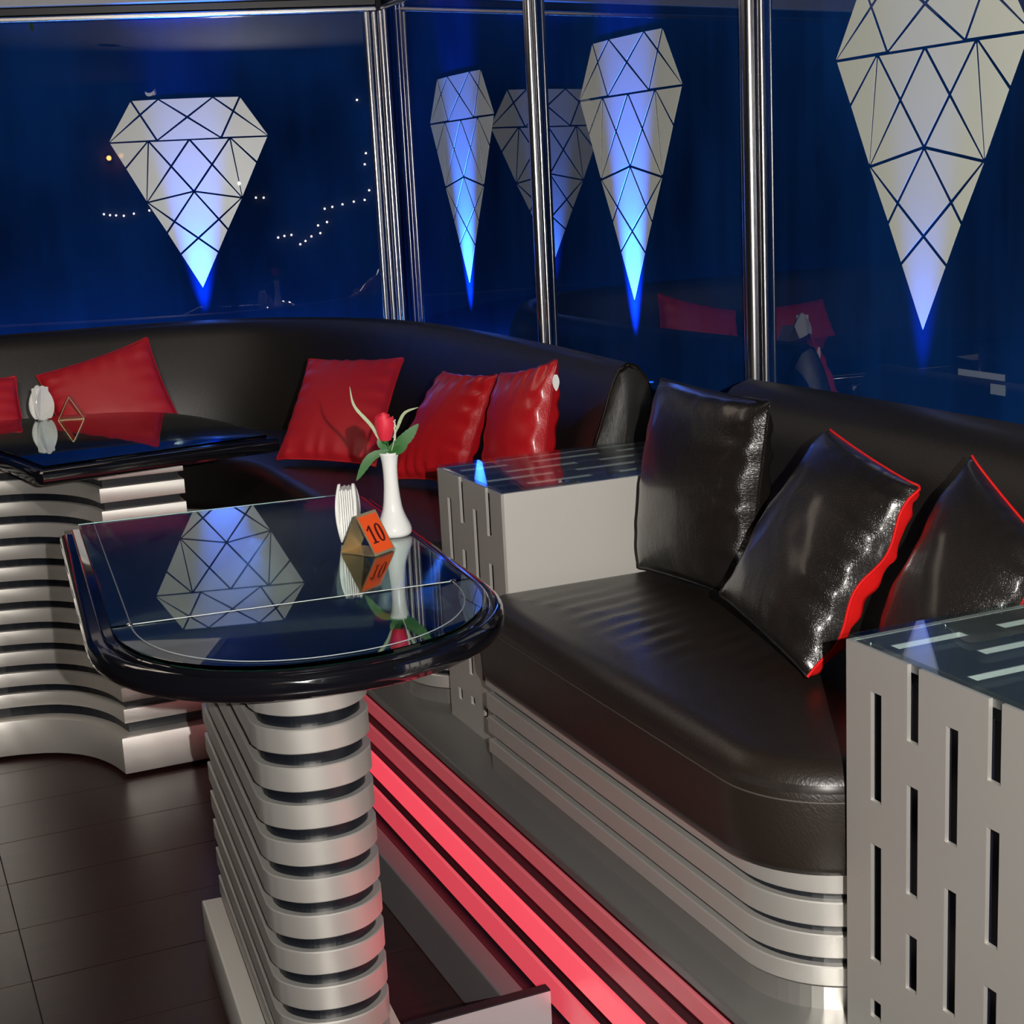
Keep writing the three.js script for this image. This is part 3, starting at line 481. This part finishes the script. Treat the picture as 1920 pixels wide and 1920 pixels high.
{
  // bud vase and artificial rose
  const vx = 0.937, vz = -2.815, y = 1.025;
  const v = thing('bud_vase', 'slim white china bud vase holding the red rose on the near table', 'vase', [vx, y, vz]);
  const prof = [[0, 0], [0.03, 0], [0.0345, 0.004], [0.0355, 0.012], [0.033, 0.022], [0.0265, 0.036], [0.02, 0.055], [0.0165, 0.08], [0.0145, 0.11], [0.015, 0.14], [0.0175, 0.158], [0.0205, 0.168], [0.0195, 0.1685], [0.0165, 0.158], [0.0135, 0.14], [0.013, 0.11], [0.012, 0.06]];
  mesh('body', new THREE.LatheGeometry(spline(prof, 60).map(([a, b]) => new THREE.Vector2(Math.max(0, a), b)), 40), M.china, v);
  const f = thing('rose', 'single red artificial rose with green leaves and pale grass blades in the white vase', 'flower', [vx, y + 0.166, vz]);
  mesh('stem', tube([[0, 0.001, 0], [0.0, 0.008, 0], [-0.004, 0.03, 0.002]], 0.0022, 14, 6), M.leaf, f);
  // directions: screen right is about (0.92, 0, 0.39), towards the camera (-0.32, 0, 0.95)
  const S = (r, u, n = 0) => [0.92 * r - 0.32 * n, u, 0.39 * r + 0.95 * n];
  // flower head: spiral of cupped petals
  for (let i = 0; i < 9; i++) {
    const a0 = i * 2.399, rr = 0.0055 + i * 0.0011, hh = 0.056 - i * 0.001;
    const g = gridGeo(8, 8, (u, w) => { const a = a0 + (u - 0.5) * 2.3, r = rr * (0.55 + 0.75 * Math.sin(Math.PI * (0.12 + 0.62 * w))) + 0.0025 * w * w * (i > 5 ? 1.4 : 0.2); const yy = 0.026 + w * hh * (1 - 0.18 * Math.pow(Math.abs(u - 0.5) * 2, 2)); return S(-0.006 + Math.cos(a) * r, yy, Math.sin(a) * r); });
    mesh('petal', g, M.rose, f);
  }
  mesh('calyx', new THREE.LatheGeometry([[0, 0.018], [0.006, 0.02], [0.009, 0.026], [0.0105, 0.034], [0.0085, 0.034], [0.004, 0.026]].map((p) => new THREE.Vector2(...p)), 14).translate(-0.0055, 0, -0.002), M.leaf, f);
  const leaf = (P, w, m, name = 'leaf', tilt = 0.35) => {      // P: three control points [right, up, near]
    const c = new THREE.CatmullRomCurve3(P.map((q) => new THREE.Vector3(...S(...q))));
    mesh(name, gridGeo(6, 18, (u, t) => { const q = c.getPointAt(t), d = c.getTangentAt(t), s = new THREE.Vector3(-0.32, 0, 0.95).multiplyScalar(tilt).cross(d).add(new THREE.Vector3(0, 1, 0).cross(d).multiplyScalar(0.5)).normalize(); const k = w * Math.pow(Math.sin(Math.PI * Math.min(1, 0.06 + t * 0.93)), 0.8) * (1 + 0.06 * Math.sin(t * 50)); const x = (u - 0.5) * 2; return [q.x + s.x * k * x, q.y + s.y * k * x - 0.15 * k * (1 - x * x), q.z + s.z * k * x]; }), m, f);
  };
  leaf([[0.0, 0.008, 0.004], [0.03, 0.025, 0.008], [0.062, 0.056, 0.006]], 0.012, M.leaf, 'leaf', 1.6);
  leaf([[0.0, 0.004, 0.006], [0.02, 0.008, 0.014], [0.038, 0.016, 0.016]], 0.009, M.leaf, 'leaf', 1.4);
  leaf([[0.0, 0.006, 0.002], [-0.035, -0.005, 0.01], [-0.068, -0.05, 0.012]], 0.009, M.leaf, 'leaf', 1.4);
  leaf([[-0.002, 0.005, 0.0], [-0.016, 0.02, 0.004], [-0.02, 0.03, 0.004]], 0.007, M.leaf, 'leaf', 1.4);
  leaf([[0.0, 0.002, 0.0], [-0.012, 0.018, 0.0], [-0.03, 0.055, 0.0], [-0.062, 0.098, 0.0], [-0.068, 0.136, 0.0]], 0.0034, M.blade, 'grass_blade', 2);
  leaf([[0.01, 0.03, 0.0], [0.02, 0.05, 0.0], [0.036, 0.078, 0.0], [0.064, 0.088, 0.0]], 0.0032, M.blade, 'grass_blade', 2);
  const sp = []; for (let i = 0; i < 16; i++) sp.push(new THREE.SphereGeometry(0.0018, 6, 5).translate(...S(0.0125 + 0.004 * (rnd() - 0.5) + i * 0.0002, 0.028 + i * 0.0026, 0.012 + 0.004 * rnd())));
  mesh('sprig', merge([...sp, tube([S(0.004, 0, 0.006), S(0.012, 0.03, 0.012), S(0.015, 0.066, 0.013)], 0.0007, 8, 4)]), M.bud, f, 'sprig of small cream buds');
}

// ---------------------------------------------------------------- painted reflections on a pane, flash stand-in, added lights, lamps behind the photographer
{
  const g = thing('painted_reflection', 'two pale grey reflections painted low on the pane right of the large diamond', 'painted_reflection', [CX - 0.001, 0, -2.3], -Math.PI / 2);  // reflections in the glass, painted as thin pale plates
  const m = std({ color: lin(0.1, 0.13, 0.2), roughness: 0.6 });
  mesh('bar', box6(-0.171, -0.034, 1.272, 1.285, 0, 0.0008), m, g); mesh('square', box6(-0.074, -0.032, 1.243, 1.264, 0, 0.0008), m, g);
}
{
  const lamp = thing('flash_stand_in', 'round lamp head on an added rod, standing in for the camera flash', 'lamp', [KEY_POS[0], 0, KEY_POS[2]]);  // head and rod are added; the light stands in for the camera flash
  mesh('rod', cyl(0.006, 0.006, 2.75 - KEY_POS[1] - 0.04, 0, KEY_POS[1] + 0.04, 0.05, 10), M.dark, lamp);
  mesh('shade', new THREE.CylinderGeometry(0.045, 0.035, 0.09, 24, 1).rotateX(-Math.PI / 2).translate(0, KEY_POS[1], 0.06), M.dark, lamp);
  mesh('bulb', new THREE.CylinderGeometry(0.02, 0.02, 0.004, 20).rotateX(Math.PI / 2).translate(0, KEY_POS[1], 0.012), glow(new THREE.Color(1, 0.95, 0.88), 2), lamp);
  const ac = thing('added_spotlight', 'added unseen spotlight that brightens the far table', 'lamp', [ACCENT_POS[0], 0, ACCENT_POS[2]]);
  mesh('rod', cyl(0.006, 0.006, 2.75 - ACCENT_POS[1] - 0.03, 0, ACCENT_POS[1] + 0.03, 0.03, 10), M.dark, ac);
  mesh('shade', new THREE.CylinderGeometry(0.04, 0.032, 0.07, 20).rotateX(-Math.PI / 2 + 0.4).translate(0, ACCENT_POS[1] + 0.025, 0.055), M.dark, ac);
  mesh('bulb', new THREE.CylinderGeometry(0.03, 0.03, 0.004, 20).rotateX(Math.PI / 2 + 0.4).translate(0, ACCENT_POS[1] + 0.006, 0.012), glow(new THREE.Color(1, 0.94, 0.86), 2), ac);
  const panel = thing('added_fill_panel', 'added unseen fill light panel above the far table', 'light', [-0.3, 2.738, -4.3]);
  mesh('frame', box6(-1.04, 1.04, 0, 0.012, -0.34, 0.34, 0.003), M.dark, panel); mesh('diffuser', box6(-1.0, 1.0, -0.002, 0.002, -0.3, 0.3), glow(new THREE.Color(1, 0.9, 0.8), 0.4), panel);
  // fairy lights on the wall behind the photographer: mirrored in the panes
  const s = thing('fairy_lights', 'string of tiny white bulbs along the wall behind the photographer', 'fairy lights', [0, 0, 2.0]);
  const P = [[-1.569, 1.601], [-1.513, 1.59], [-1.457, 1.585], [-1.386, 1.578], [-1.291, 1.593], [-1.145, 1.614], [-0.153, 1.68], [-0.082, 1.676], [0.021, 1.313], [0.08, 1.325], [0.145, 1.331], [0.22, 1.243], [0.27, 1.27], [0.328, 1.308], [0.412, 1.334], [0.397, 1.404], [0.481, 1.43], [0.469, 1.55], [0.54, 1.563], [0.635, 1.581], [0.74, 1.6], [0.84, 1.611], [0.887, 1.694], [0.95, 1.698], [1.029, 1.7], [0.863, 1.925], [0.88, 2.022], [0.833, 2.49]];
  mesh('cord', tube(P.map(([x, y]) => [x, y, 0.02]), 0.002, 120, 5), M.dark, s);
  const bg = new THREE.SphereGeometry(0.009, 8, 6), bm = glow(new THREE.Color(1, 0.97, 0.92), 26);
  P.forEach(([x, y]) => { const b = mesh('bulb', bg, bm, s); b.position.set(x, y, 0.02); });
  for (const [x, y, lb] of [[-1.464, 2.098, 'left of two small amber lamps on the wall behind the photographer'], [-1.349, 2.115, 'right of two small amber lamps on the wall behind the photographer']]) {
    const w = thing('wall_lamp', lb, 'lamp', [x, y, 2.05], 0, 'amber wall lamps');
    mesh('bracket', box6(-0.02, 0.02, -0.03, 0.03, -0.03, 0), M.dark, w); mesh('bulb', new THREE.SphereGeometry(0.022, 12, 8).translate(0, 0, -0.045), glow(new THREE.Color(1, 0.35, 0.08), 24), w);
    const l = new THREE.PointLight(0xff8a3a, 0.15, 0, 2); l.position.set(x, y, 2.0); scene.add(l);
  }
}
renderer.render(scene, camera);
